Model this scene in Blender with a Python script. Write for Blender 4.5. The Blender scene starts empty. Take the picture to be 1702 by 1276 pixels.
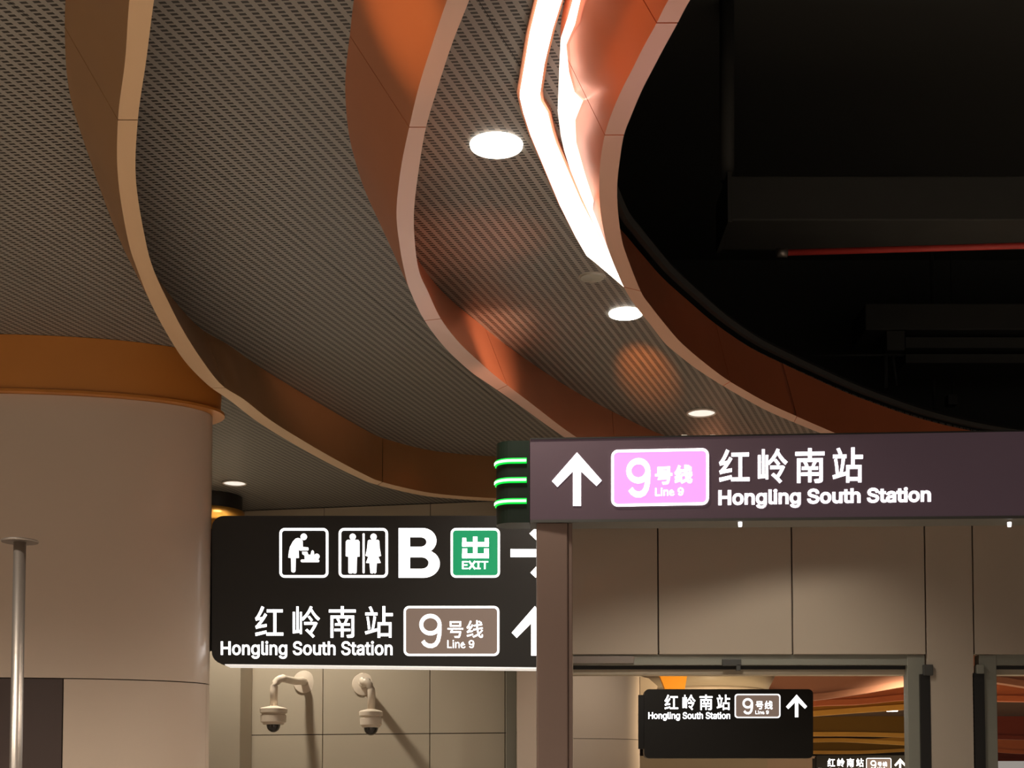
import bpy, bmesh, math, json
from mathutils import Vector, Matrix
from mathutils.geometry import tessellate_polygon
from mathutils.bvhtree import BVHTree
PI = math.pi
C = bpy.context.scene.collection
SC = bpy.context.scene

# ---------------------------------------------------------------- camera, world, exposure
EYE = 1.6
F = 2300.0                       # focal length in pixels of the 1702 px wide frame
YP = 1215.0                      # row of the principal point (the picture is the upper part of a wider view)
PITCH = math.atan(0.05)
cam_data = bpy.data.cameras.new('camera'); cam = bpy.data.objects.new('camera', cam_data); C.objects.link(cam)
cam.location = (0, 0, EYE); cam.rotation_euler = (PI/2 + PITCH, 0, 0)
cam_data.sensor_width = 36; cam_data.lens = F/1702*36; cam_data.shift_y = (YP-638)/1702; cam_data.clip_end = 300
SC.camera = cam
SC.view_settings.view_transform = 'Standard'; SC.view_settings.look = 'None'
SC.view_settings.gamma = 1; SC.view_settings.use_curve_mapping = False
SC.view_settings.exposure = 0.0
w = bpy.data.worlds.new('world'); SC.world = w; w.use_nodes = True
w.node_tree.nodes['Background'].inputs[0].default_value = (1.0, .90, .80, 1)
w.node_tree.nodes['Background'].inputs[1].default_value = 0.30

HC = 2.70                        # ceiling above the eye
HB = HC/1.14                     # lower edge of the fins above the eye

def ray(px, py):
    a = (px-851)/F; b = (YP-py)/F
    c, s = math.cos(PITCH), math.sin(PITCH)
    return Vector((a, c - b*s, s + b*c))
def atD(px, py, D):
    r = ray(px, py); return Vector((0, 0, EYE)) + r*(D/r.y)
def atH(px, py, h):
    r = ray(px, py); return Vector((0, 0, EYE)) + r*(h/r.z)

# ---------------------------------------------------------------- lights
def spot(name, p, power, col=(1, .90, .76), size=2.4, blend=.6, target=None, rad=.08):
    l = bpy.data.lights.new(name, 'SPOT'); l.energy = power; l.color = col; l.spot_size = size; l.spot_blend = blend
    l.shadow_soft_size = rad
    o = bpy.data.objects.new(name, l); C.objects.link(o); o.location = p
    d = Vector((0, 0, -1)) if target is None else (Vector(target)-Vector(p)).normalized()
    o.rotation_euler = d.to_track_quat('-Z', 'Y').to_euler()
    return o
for X in (-6.5, -3.6, -.9, 1.6):
    for Y in (-4, -1, 1.6):
        spot('downlight_or_fill', (X, Y, EYE+HC-.06), 210)
spot('downlight_or_fill', (-3.0, 4.3, EYE+HC-.06), 520)  # added fill lamp out of view, brightens the beige column
spot('downlight_or_fill', (-5.2, 4.3, EYE+HC-.06), 420)
spot('far_downlight_or_fill', (1.0, 14.3, EYE+HC-.1), 130)  # added to brighten the column behind the first doorway
spot('far_downlight_or_fill', (3.2, 18.5, 2.4), 220, (1, .75, .45), 2.2, 1.0, target=(3.0, 21.5, 3.9))  # added lamp without fixture, shines up at the cream bowl
for X, Y in ((-7.5, 5), (-7.5, 9), (5.2, 2.0), (7.5, 6.5), (7.5, 2.5)):
    spot('downlight_or_fill', (X, Y, EYE+HC-.3), 230)
for X, Y in ((3, 17), (-2, 17), (8, 18), (2, 22.6), (7, 23), (8.5, 25.5), (12, 26), (3.5, 31), (9, 32.5), (14, 40), (6, 40), (5, 48), (12, 52)):
    spot('far_downlight_or_fill', (X, Y, EYE+HC-.1), 850, col=(1, .80, .52))

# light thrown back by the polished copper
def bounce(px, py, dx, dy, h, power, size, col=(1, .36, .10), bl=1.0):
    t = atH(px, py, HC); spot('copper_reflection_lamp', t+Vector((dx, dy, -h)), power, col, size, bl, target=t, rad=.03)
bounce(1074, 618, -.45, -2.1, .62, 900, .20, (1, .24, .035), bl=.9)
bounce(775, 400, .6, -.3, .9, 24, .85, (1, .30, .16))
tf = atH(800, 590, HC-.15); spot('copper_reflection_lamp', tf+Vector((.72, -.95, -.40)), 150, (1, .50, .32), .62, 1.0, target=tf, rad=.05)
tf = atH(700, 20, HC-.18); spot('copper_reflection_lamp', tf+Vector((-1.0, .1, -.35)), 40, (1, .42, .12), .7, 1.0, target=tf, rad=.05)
for x in (1040, 1190, 1330): spot('downlight_or_fill', atH(x, 757, HC-.05), 60)  # added lamps hidden behind the plum sign, brighten the header wall

# ---------------------------------------------------------------- materials
def mat(name, col, rough=.5, metal=0.0, emit=0, ecol=None, noise=0.0, nscale=6.0, coat=0, bump=0):
    m = bpy.data.materials.new(name); m.use_nodes = True
    nt = m.node_tree; b = nt.nodes['Principled BSDF']
    b.inputs['Base Color'].default_value = (*col, 1); b.inputs['Roughness'].default_value = rough
    b.inputs['Metallic'].default_value = metal
    if coat: b.inputs['Coat Weight'].default_value = coat; b.inputs['Coat Roughness'].default_value = .12
    if emit:
        b.inputs['Emission Color'].default_value = (*(ecol or col), 1); b.inputs['Emission Strength'].default_value = emit
    if noise or bump:
        g = nt.nodes.new('ShaderNodeNewGeometry'); n = nt.nodes.new('ShaderNodeTexNoise')
        n.inputs['Scale'].default_value = nscale; n.inputs['Detail'].default_value = 4
        nt.links.new(g.outputs['Position'], n.inputs['Vector'])
        if noise:
            mx = nt.nodes.new('ShaderNodeMix'); mx.data_type = 'RGBA'
            mx.inputs[6].default_value = (*[c*(1-noise) for c in col], 1)
            mx.inputs[7].default_value = (*[min(1, c*(1+noise)) for c in col], 1)
            nt.links.new(n.outputs['Fac'], mx.inputs[0]); nt.links.new(mx.outputs[2], b.inputs['Base Color'])
        if bump:
            bp = nt.nodes.new('ShaderNodeBump'); bp.inputs['Strength'].default_value = bump; bp.inputs['Distance'].default_value = .01
            nt.links.new(n.outputs['Fac'], bp.inputs['Height']); nt.links.new(bp.outputs[0], b.inputs['Normal'])
    return m

def perforated(name, col, hole, su=.047, sv=.0237, tan=0.343):
    m = bpy.data.materials.new(name); m.use_nodes = True
    nt = m.node_tree; N = nt.nodes; L = nt.links; b = N['Principled BSDF']
    b.inputs['Roughness'].default_value = .55
    g = N.new('ShaderNodeNewGeometry'); s = N.new('ShaderNodeSeparateXYZ'); L.new(g.outputs['Position'], s.inputs[0])
    def M(op, a, c):
        n = N.new('ShaderNodeMath'); n.operation = op
        for i, v in enumerate((a, c)):
            if v is None: continue
            if isinstance(v, (int, float)): n.inputs[i].default_value = v
            else: L.new(v, n.inputs[i])
        return n.outputs[0]
    x, y = s.outputs[0], s.outputs[1]
    a = M('DIVIDE', M('SUBTRACT', x, M('MULTIPLY', y, tan)), su)
    bb = M('DIVIDE', M('ADD', y, M('MULTIPLY', x, .10)), sv)
    fa = M('ABSOLUTE', M('SUBTRACT', M('FRACT', a, None), .5), None)
    fb = M('ABSOLUTE', M('SUBTRACT', M('FRACT', bb, None), .5), None)
    k = M('MULTIPLY', M('LESS_THAN', fa, .27), M('LESS_THAN', fb, .29))
    mx = N.new('ShaderNodeMix'); mx.data_type = 'RGBA'; L.new(k, mx.inputs[0])
    mx.inputs[6].default_value = (*col, 1); mx.inputs[7].default_value = (*hole, 1)
    L.new(mx.outputs[2], b.inputs['Base Color'])
    return m

M_PERF = perforated('perforated_panel', (.19, .18, .16), (.010, .008, .006))
M_EDGEG = mat('gold_edge', (.62, .42, .25), .42, .3)  # fin undersides, same metal: lit floor's reflection put into lighter edge colours
M_EDGEC = mat('copper_edge', (.62, .39, .31), .36, .35)
M_GOLD = mat('gold_brown_metal', (.36, .19, .08), .38, .55, noise=.08, nscale=3)
M_COPPER = mat('copper_metal', (.62, .25, .13), .33, .6, noise=.08, nscale=3)
M_EDGE3 = mat('copper_edge_dark', (.52, .29, .21), .36, .35)
M_COPPER3 = mat('bright_copper_metal', (.74, .20, .085), .28, .45, noise=.06, nscale=3)
M_ORANGE = mat('orange_enamel', (.50, .19, .035), .4, .3, noise=.08, nscale=3)
M_FARGOLD = mat('far_gold', (.62, .30, .05), .35, .5)
M_FAREDGE = mat('far_gold_edge', (.90, .50, .10), .35, .3)
M_FARGLOW = mat('far_amber_glow', (.95, .38, .01), .5)
M_FARCOP = mat('far_copper', (.70, .20, .08), .4, .35)
M_FARBROWN = mat('far_brown', (.36, .16, .10), .5, .2)
M_FAROLIVE = mat('far_olive_gold', (.26, .14, .02), .45, .3)
M_FARRED = mat('far_dark_red', (.26, .05, .03), .5, .2)
M_BEIGE = mat('beige_enamel_panel', (.50, .40, .32), .28, 0, noise=.03, nscale=2, coat=.3)
M_WALL = mat('cream_wall_panel', (.44, .38, .29), .45, 0, noise=.04, nscale=2)
M_HEAD = mat('header_panel', (.42, .355, .285), .30, 0, noise=.03, nscale=2, coat=.25)
M_SEAM = mat('dark_joint', (.05, .035, .025), .8)
M_DARKPANEL = mat('dark_brown_panel', (.045, .025, .02), .45)
M_STEEL = mat('brushed_steel', (.32, .28, .25), .38, .85, bump=.05, nscale=60)
M_ALU = mat('greenish_aluminium', (.26, .26, .22), .45, .3)
M_ALUD = mat('dark_aluminium', (.07, .07, .065), .5, .3)
M_BLACK = mat('black_enamel', (.012, .011, .010), .45)
M_PLUM = mat('plum_sign_face', (.055, .032, .042), .5, emit=.028, ecol=(1, .62, .78))
M_WHITE_E = mat('lit_white_lettering', (1, 1, 1), .5, emit=1.6, ecol=(1, .99, 1))
M_WHITE_S = mat('lit_white_strong', (1, 1, 1), .5, emit=3.0, ecol=(1, .97, 1))
M_PINK_E = mat('lit_pink_plate', (.25, .05, .25), .8, emit=.97, ecol=(1, .40, .98))
M_BROWN_E = mat('lit_brown_plate', (.06, .045, .035), .5, emit=.18, ecol=(1, .68, .52))
M_GREEN_E = mat('lit_green_plate', (0, .02, .01), .8, emit=.32, ecol=(0.01, 1, .37))
M_GREENBAR = mat('green_led_bar', (0, .3, .03), .5, emit=1.0, ecol=(.0, .85, .06))
M_GREENCORE = mat('green_led_core', (.5, 1, .5), .5, emit=1.6, ecol=(.55, 1, .6))
M_GREENHOUSE = mat('dark_green_plastic', (.006, .013, .008), .35)
M_LED = mat('linear_led', (1, 1, 1), .5, emit=3.2, ecol=(1, .82, .70))
M_LEDREFL = mat('linear_led_reflection', (1, 1, 1), .5, emit=1.25, ecol=(1, .90, .80))  # glowing stand-in for the linear light mirrored in the fin
M_LAMP = mat('lit_downlight', (1, 1, 1), .5, emit=7, ecol=(1, .90, .76))
M_LAMP2 = mat('dim_downlight', (1, 1, 1), .5, emit=.75, ecol=(1, .93, .84))
M_TRIM = mat('white_trim', (.62, .56, .50), .4)
M_CAMW = mat('camera_white', (.72, .62, .50), .35)
M_DOME = mat('smoked_dome', (.008, .007, .006), .08, coat=.6)
M_FLOOR = mat('polished_floor', (.42, .36, .31), .22, noise=.08, nscale=1.5)
M_RAIL = mat('rail_grey', (.016, .016, .015), .6)
M_VOID = mat('void_black', (.055, .055, .05), .9)
M_DUCT = mat('dark_duct', (.05, .049, .044), .7, noise=.15, nscale=4)
M_RED = mat('red_pipe', (.55, .05, .04), .5)
M_POST = mat('bronze_post', (.20, .135, .11), .42, .35)

# ---------------------------------------------------------------- helpers
def empty(name, loc, label=None, cat=None, group=None, kind=None):
    o = bpy.data.objects.new(name, None); C.objects.link(o); o.location = loc; o.empty_display_size = .1
    tag(o, label, cat, group, kind); return o
def tag(o, label=None, cat=None, group=None, kind=None):
    if label: o['label'] = label
    if cat: o['category'] = cat
    if group: o['group'] = group
    if kind: o['kind'] = kind
    return o
def origin(o):
    v = Vector((0, 0, 0))
    while o is not None: v += o.location; o = o.parent
    return v
def link(name, verts, faces, m, parent=None, smooth=False, mesh=None):
    off = origin(parent)
    me = bpy.data.meshes.new(name)
    me.from_pydata([tuple(Vector(v)-off) for v in verts], [], faces)
    me.validate(); me.update()
    if smooth: me.polygons.foreach_set('use_smooth', [True]*len(me.polygons))
    me.materials.append(m)
    o = bpy.data.objects.new(name, me); C.objects.link(o)
    if parent is not None: o.parent = parent
    return o
def link_bm(name, bm, m, parent=None, smooth=False):
    bmesh.ops.recalc_face_normals(bm, faces=bm.faces)
    off = origin(parent); bmesh.ops.translate(bm, verts=bm.verts, vec=-off)
    me = bpy.data.meshes.new(name); bm.to_mesh(me); bm.free()
    if smooth: me.polygons.foreach_set('use_smooth', [True]*len(me.polygons))
    me.materials.append(m)
    o = bpy.data.objects.new(name, me); C.objects.link(o)
    if parent is not None: o.parent = parent
    return o
def add_box(bm, lo, hi, bev=0):
    lo = Vector(lo); hi = Vector(hi)
    r = bmesh.ops.create_cube(bm, size=1); vs = r['verts']
    for v in vs:
        v.co = Vector([(lo[i]+hi[i])/2 + v.co[i]*(hi[i]-lo[i]) for i in range(3)])
    if bev:
        es = list({e for v in vs for e in v.link_edges})
        bmesh.ops.bevel(bm, geom=es, offset=bev, segments=2, affect='EDGES', profile=.5)
def box(name, lo, hi, m, parent=None, bev=0):
    bm = bmesh.new(); add_box(bm, lo, hi, bev); return link_bm(name, bm, m, parent)
def prism(bm, pts, d):
    """closed prism: planar polygon pts (world), extruded by vector d"""
    n = len(pts); a = [bm.verts.new(p) for p in pts]; b = [bm.verts.new(Vector(p)+d) for p in pts]
    tri = tessellate_polygon([[Vector(p) for p in pts]])
    for t in tri:
        try: bm.faces.new([a[i] for i in t]); bm.faces.new([b[i] for i in reversed(t)])
        except ValueError: pass
    for i in range(n):
        j = (i+1) % n; bm.faces.new((a[i], a[j], b[j], b[i]))
def pixbox(name, x0, y0, x1, y1, D, depth, m, parent=None, bev=0):
    """upright box whose front face fills the pixel rectangle at distance D"""
    p = atD(x0, y1, D); q = atD(x1, y0, D)
    return box(name, (p.x, D, p.z), (q.x, D+depth, q.z), m, parent, bev)
def tube(bm, pts, r, n=12, cap=True):
    rings = []
    pts = [Vector(p) for p in pts]
    for i, p in enumerate(pts):
        t = (pts[min(i+1, len(pts)-1)]-pts[max(i-1, 0)]).normalized()
        up = Vector((0, 0, 1)) if abs(t.z) < .9 else Vector((0, 1, 0))
        a = t.cross(up).normalized(); b = a.cross(t)
        rr = r[i] if isinstance(r, (list, tuple)) else r
        rings.append([bm.verts.new(p + (a*math.cos(2*PI*k/n) + b*math.sin(2*PI*k/n))*rr) for k in range(n)])
    for i in range(len(rings)-1):
        for k in range(n):
            bm.faces.new((rings[i][k], rings[i][(k+1) % n], rings[i+1][(k+1) % n], rings[i+1][k]))
    if cap:
        bm.faces.new(rings[0]); bm.faces.new(list(reversed(rings[-1])))
def lathe(bm, c, prof, n=32, axis='z'):
    """prof: list of (radius, height) revolved about a vertical axis through c"""
    c = Vector(c); rings = []
    for r, h in prof:
        if r < 1e-6: rings.append([bm.verts.new(c+Vector((0, 0, h)))]); continue
        rings.append([bm.verts.new(c+Vector((r*math.cos(2*PI*k/n), r*math.sin(2*PI*k/n), h))) for k in range(n)])
    for i in range(len(rings)-1):
        A, B = rings[i], rings[i+1]
        for k in range(n):
            if len(A) == 1 and len(B) == 1: continue
            if len(A) == 1: bm.faces.new((A[0], B[k], B[(k+1) % n]))
            elif len(B) == 1: bm.faces.new((A[k], A[(k+1) % n], B[0]))
            else: bm.faces.new((A[k], A[(k+1) % n], B[(k+1) % n], B[k]))
def catmull(pts, n):
    out = []
    P = [pts[0]] + list(pts) + [pts[-1]]
    for i in range(1, len(P)-2):
        p0, p1, p2, p3 = P[i-1], P[i], P[i+1], P[i+2]
        for k in range(n):
            t = k/n
            out.append(.5*((2*p1) + (p2-p0)*t + (2*p0-5*p1+4*p2-p3)*t*t + (3*p1-p0-3*p2+p3)*t**3))
    out.append(P[-2].copy()); return out

# ---------------------------------------------------------------- the hall's shell
box('floor', (-14, -8, -.1), (30, 90, 0), M_FLOOR); tag(bpy.data.objects['floor'], kind='structure')
ZC = EYE+HC
sh = box('wall_left', (-9.2, -8, 0), (-9, 13.6, EYE+5.6), M_HEAD); tag(sh, kind='structure')
sh = box('wall_void', (15, -8, 0), (15.2, 13.6, EYE+5.6), M_VOID); sh.name = 'wall_right'; tag(sh, kind='structure')
sh = box('ceiling_slab', (-9.2, -8, EYE+5.4), (15.2, 13.8, EYE+5.6), M_VOID); tag(sh, kind='structure')
sh = box('wall_plenum_back', (-9.2, 13.6, ZC), (15.2, 13.8, EYE+5.4), M_VOID); sh.name = 'wall_upper_back'; tag(sh, kind='structure')
sh = box('wall_plenum_front', (-9.2, -8.2, ZC), (15.2, -8, EYE+5.4), M_VOID); sh.name = 'wall_upper_front'; tag(sh, kind='structure')
M_FARCEIL = mat('far_ceiling', (.10, .05, .03), .6)
sh = box('far_ceiling', (-14, 13.8, ZC), (30, 90, ZC+.2), M_FARCEIL); sh.name = 'ceiling_far'; tag(sh, kind='structure')
sh = box('wall_far', (-14, 86, 0), (30, 86.2, ZC), M_HEAD); tag(sh, kind='structure')

# ---------------------------------------------------------------- curved ceiling fins
FIN1 = [(262,-420,318,-420,100),(232,-150,280,-150,105),(215,0,256,0,105),(208,100,243,100,100),(196,200,229,200,93),(196.5,300,226,300,84),
        (213,400,242,400,64),(229,450,256,450,60),(249,500,279,500,58),(275,550,305,550,57),(307,600,337,600,49),(346,640,369,640,38),
        (383,666,406,664,29),(427,700,448,697,17),(480,733,497,728,9),(541,767,552,760,3),(594,793,603,787,0),(628,806,636,801,0),
        (700,823,704,817,0),(760,829,763,824,0),(830,833,832,828,0),(900,833,900,828,0),(1000,828,1000,823,0),(1120,815,1120,810,0)]
FIN2 = [(1000,-640,1050,-640,110),(870,-320,912,-320,110),(790,-130,830,-130,110),(743,0,780,0,110),(719,71,752,71,110),(697,141,729,141,109),(680,212,708,212,102),
        (666,282,696,282,95),(659,353,688,353,82),(664,406,690,408,72),(672,450,697,452,62),(682,484,711,484,52),(706,533,733,530,46),
        (741,579,764,570,46),(783,618,800,604,44),(812,638,829,629,38),(864,674,880,668,34),(939,727,953,723,15),(1010,767,1023,762,5),
        (1100,805,1110,799,0),(1220,833,1228,827,0),(1400,845,1400,839,0)]
FIN3 = [(1800,-900,1850,-900,100),(1460,-540,1500,-540,105),(1255,-260,1295,-260,105),(1168,-90,1204,-90,105),(1111,0,1147,0,105),(1091,39,1126,39,104),(1069,79,1104,79,102),
        (1051,115,1085,115,98),(1033,150,1067,150,93),(1016,190,1050,190,85),(1005,225,1037,225,75),(998,267,1030,267,66),(996,306,1026,306,62),
        (998,350,1027,350,56),(1006,395,1033,395,50),(1015,425,1041,423,48),(1037,477,1065,484,42),(1056,508,1082,509,37),(1080,538,1104,537,32),
        (1105,570,1125,562,28),(1128,590,1146,582,25),(1155,611,1170,602,23),(1190,634,1203,627,23),(1227,656,1237,648,25),(1272,681,1279,671,26),
        (1320,702,1325,692,23),(1362,719,1366,710,20),(1440,750,1445,742,15),(1560,785,1564,778,10),(1700,808,1703,802,5),(1900,825,1903,820,0)]
def fin_profile(st, sub=6):
    A, B, TA, TB = [], [], [], []
    for ax, ay, bx, by, ln in st:
        a = atH(ax, ay, HB); b = atH(bx, by, HB)
        dx = ln*a.y/F
        A.append(a); B.append(b)
        TA.append(Vector((a.x-dx, a.y, ZC))); TB.append(Vector((b.x-dx, b.y, ZC)))
    return [catmull(c, sub) for c in (A, B, TA, TB)]
def fin(name, st, m, label, splits, rail=None, edge=None):
    A, B, TA, TB = fin_profile(st)
    n = len(A); base = A[n//2].copy()
    root = empty(name, base, label, 'ceiling fin', 'curved metal fins under the perforated ceiling')
    cuts = [0] + [min(range(n), key=lambda i: abs(i/6 - s)) for s in splits] + [n-1]
    for c in range(len(cuts)-1):
        i0, i1 = cuts[c], cuts[c+1]
        vs, fs = [], []
        for i in range(i0, i1+1):
            k = 0
            P = [A[i], B[i], TB[i], TA[i]]
            if i == i1 and c < len(cuts)-2:      # an open joint of a few millimetres
                P = [p.lerp(q, .006/max(.01, (p-q).length)) for p, q in zip(P, [A[i-1], B[i-1], TB[i-1], TA[i-1]])]
            vs += P
        for k in range(i1-i0):
            a = 4*k; b = a+4
            for j in range(4):
                fs.append((a+j, a+(j+1) % 4, b+(j+1) % 4, b+j))
        fs.append((0, 3, 2, 1)); e = 4*(i1-i0); fs.append((e, e+1, e+2, e+3))
        o = link('fin_segment', vs, fs, m, root)
        o.data.materials.append(edge)
        for p in o.data.polygons:
            if p.index < 4*(i1-i0) and p.index % 4 == 0: p.material_index = 1  # underside gets the colour that holds the floor's reflection
        # smooth along, sharp at corners
        for p in o.data.polygons: p.use_smooth = len(p.vertices) == 4 and p.index < len(fs)-2
        o.data.set_sharp_from_angle(angle=math.radians(40))
    if rail:
        bm = bmesh.new(); tube(bm, [p+Vector((.03, .0, .05)) for p in TB[24:]], .028, 6)
        link_bm('mounting_rail', bm, rail, root)
    return A, B, TA, TB, root
fin('curved_ceiling_fin', FIN1, M_GOLD, 'gold-brown curved fin nearest the beige column, leftmost of the ceiling fins', [4, 11.2, 17, 20], edge=M_EDGEG)
fin('curved_ceiling_fin', FIN2, M_COPPER, 'copper curved fin sweeping between the gold-brown fin and the round downlights', [6, 12, 15.3, 18], edge=M_EDGEC)
F3 = fin('curved_ceiling_fin', FIN3, M_COPPER3, 'copper curved fin edging the dark open ceiling, with the bright light strip', [5, 10, 16, 22.3, 25], rail=M_RAIL, edge=M_EDGE3)

# ---------------------------------------------------------------- perforated ceiling, panel by panel
TAN = .343; UN = Vector((1, -TAN, 0)).normalized()        # across the panels
edge = [(F3[2][i]+F3[3][i])/2 for i in range(0, len(F3[2]), 3)]
poly = [Vector((9.0, -8, ZC)), Vector((2.6, -2, ZC))] + [Vector((p.x, p.y, ZC)) for p in edge] + \
       [Vector((15, 11.4, ZC)), Vector((15, 13.6, ZC)), Vector((-9, 13.6, ZC)), Vector((-9, -8, ZC))]
ceil = empty('ceiling', (0, 4, ZC)); tag(ceil, kind='structure')
base_bm = bmesh.new()
vv = [base_bm.verts.new(p) for p in poly]
for t in tessellate_polygon([poly]):
    try: base_bm.faces.new([vv[i] for i in t])
    except ValueError: pass
c0 = Vector((-1.578, 4.917, 0)).dot(UN)                    # a joint seen at the top left of the photograph
W = 1.505
for k in range(-9, 14):
    lo, hi = c0+k*W+.0012, c0+(k+1)*W-.0012
    bm = base_bm.copy()
    for d, s in ((lo, 1), (hi, -1)):
        g = bm.verts[:]+bm.edges[:]+bm.faces[:]
        bmesh.ops.bisect_plane(bm, geom=g, plane_co=UN*d+Vector((0, 0, ZC)), plane_no=UN*s, clear_inner=True, dist=1e-5)
    if not bm.faces: bm.free(); continue
    r = bmesh.ops.extrude_face_region(bm, geom=bm.faces[:])
    bmesh.ops.translate(bm, verts=[v for v in r['geom'] if isinstance(v, bmesh.types.BMVert)], vec=(0, 0, .03))
    link_bm('ceiling_panel', bm, M_PERF, ceil)
base_bm.free()

# ---------------------------------------------------------------- linear light along the third fin
bm3 = bmesh.new()
A_, B_, TA_, TB_ = F3[:4]
vs = []; fs = []
for i in range(len(A_)): vs += [A_[i], TA_[i]]
for i in range(len(A_)-1): fs.append((2*i, 2*i+1, 2*i+3, 2*i+2))
bvh3 = BVHTree.FromPolygons([tuple(v) for v in vs], fs)
light_root = empty('linear_ceiling_light', atH(900, 160, HC-.02), 'glaring white linear light bent along the copper fin by the dark opening', 'light')
def cap_poly(pts, h):
    return [atH(x, y, h) for x, y in pts]
bm = bmesh.new()
left = [(935,-160),(912,-70),(896,0),(880.6,62),(872,115),(864,162),(870,188),(882,225),(892,249),(913,299),(930.5,341),(957,394),(975,425),(989,436),(1037,477)]
right = [(976,-160),(952,-70),(934,0),(919,48),(905,106),(897,159),(899,175),(910.5,194),(918,225),(924,244),(943,288),(966,341),(994,394),(1009,422),(1037.5,476)]
L1 = cap_poly(left, HC-.035); R1 = cap_poly(right, HC-.035)
def ribbon(bm, L, R, th):
    n = len(L); d = Vector((0, 0, th))
    a = [bm.verts.new(p) for p in L]; b = [bm.verts.new(p) for p in R]
    a2 = [bm.verts.new(p+d) for p in L]; b2 = [bm.verts.new(p+d) for p in R]
    for i in range(n-1):
        bm.faces.new((a[i], a[i+1], b[i+1], b[i])); bm.faces.new((a2[i], b2[i], b2[i+1], a2[i+1]))
        bm.faces.new((a[i], a2[i], a2[i+1], a[i+1])); bm.faces.new((b[i], b[i+1], b2[i+1], b2[i]))
    bm.faces.new((a[0], b[0], b2[0], a2[0])); bm.faces.new((a[-1], a2[-1], b2[-1], b[-1]))
ribbon(bm, L1, R1, .018); link_bm('diffuser_or_reflection', bm, M_LED, light_root)
bm = bmesh.new()
ribbon(bm, [p+Vector((-.012, 0, .018)) for p in L1], [p+Vector((.012, 0, .018)) for p in R1], .016); link_bm('housing', bm, M_COPPER, light_root)
# the linear light's reflection in the copper, built as a thinner glowing strip
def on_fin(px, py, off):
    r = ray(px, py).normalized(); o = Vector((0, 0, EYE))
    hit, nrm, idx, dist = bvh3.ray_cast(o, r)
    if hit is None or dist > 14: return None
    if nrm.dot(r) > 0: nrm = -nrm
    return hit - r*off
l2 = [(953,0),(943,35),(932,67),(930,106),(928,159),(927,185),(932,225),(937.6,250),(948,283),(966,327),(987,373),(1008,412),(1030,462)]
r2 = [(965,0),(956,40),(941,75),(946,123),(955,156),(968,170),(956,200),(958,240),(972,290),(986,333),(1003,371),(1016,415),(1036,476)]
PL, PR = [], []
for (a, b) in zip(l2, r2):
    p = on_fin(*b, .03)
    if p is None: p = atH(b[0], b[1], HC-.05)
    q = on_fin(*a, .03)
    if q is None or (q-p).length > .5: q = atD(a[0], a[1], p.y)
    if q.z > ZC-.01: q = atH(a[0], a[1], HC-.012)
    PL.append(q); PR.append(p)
bm = bmesh.new(); ribbon(bm, PL, PR, .008); link_bm('diffuser_or_reflection', bm, M_LEDREFL, light_root)

# ---------------------------------------------------------------- downlights
def downlight(px, py, dia, label, m, lit, power):
    c = atH(px, py, HC); r = dia/2
    t = empty('recessed_downlight', c, label, 'light', 'round downlights in the perforated ceiling')
    bm = bmesh.new(); lathe(bm, c, [(r*.90, -.001), (r*.92, -.012), (r*1.0, -.010), (r*1.02, 0), (r*.90, .0)], 40); link_bm('trim_ring', bm, M_TRIM if not lit else m, t, True)
    bm = bmesh.new(); lathe(bm, c, [(r*.90, -.003), (r*.86, -.002), (r*.62, -.0015), (r*.60, -.004), (0, -.004)], 40); link_bm('lens', bm, m, t)
    if power: spot('downlight_or_fill', c+Vector((0, 0, -.03)), power)
downlight(825, 240, .215, 'largest glaring round downlight, left of the bent linear light', M_LAMP, True, 190)
downlight(1040, 520, .185, 'glaring round downlight just below the tip of the bent linear light', M_LAMP, True, 190)
downlight(1166, 685, .205, 'thin silvery round downlight just above the plum line sign', M_LAMP2, False, 200)
downlight(390, 802, .205, 'small silvery round downlight between the beige column and black sign', M_LAMP2, False, 260)
c = atH(984, 460, HC)
t = empty('ceiling_speaker', c, 'grey flat round ceiling speaker left of the linear light tip', 'speaker')
bm = bmesh.new(); lathe(bm, c, [(0, -.02), (.050, -.012), (.060, -.009), (.063, 0), (0, 0)], 32); link_bm('grille', bm, M_ALU, t)
bm = bmesh.new(); lathe(bm, c, [(.062, -.002), (.067, -.004), (.070, 0), (.062, 0)], 32); link_bm('trim_ring', bm, M_ALU, t)

# ---------------------------------------------------------------- oval columns with a flared orange collar
def shell(bm, cx, cy, a0, b0, a1, b1, z0, z1, t0, t1, th=.02, n=48):
    """wall of an elliptic shell from angle t0 to t1 (radians, -pi/2 faces the viewer), a0/b0 below, a1/b1 above"""
    full = abs((t1-t0) - 2*PI) < 1e-6
    m = n if full else n+1
    R = []
    for (a, b, z, o) in ((a0, b0, z0, 0), (a1, b1, z1, 0), (a1, b1, z1, th), (a0, b0, z0, th)):
        R.append([bm.verts.new((cx+(a-o)*math.cos(t0+(t1-t0)*i/n), cy+(b-o)*math.sin(t0+(t1-t0)*i/n), z)) for i in range(m)])
    for j in range(4):
        P, Q = R[j], R[(j+1) % 4]
        for i in range(n):
            k = (i+1) % m
            bm.faces.new((P[i], P[k], Q[k], Q[i]))
    if not full:
        bm.faces.new([R[j][0] for j in range(4)]); bm.faces.new([R[3-j][-1] for j in range(4)])
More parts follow.
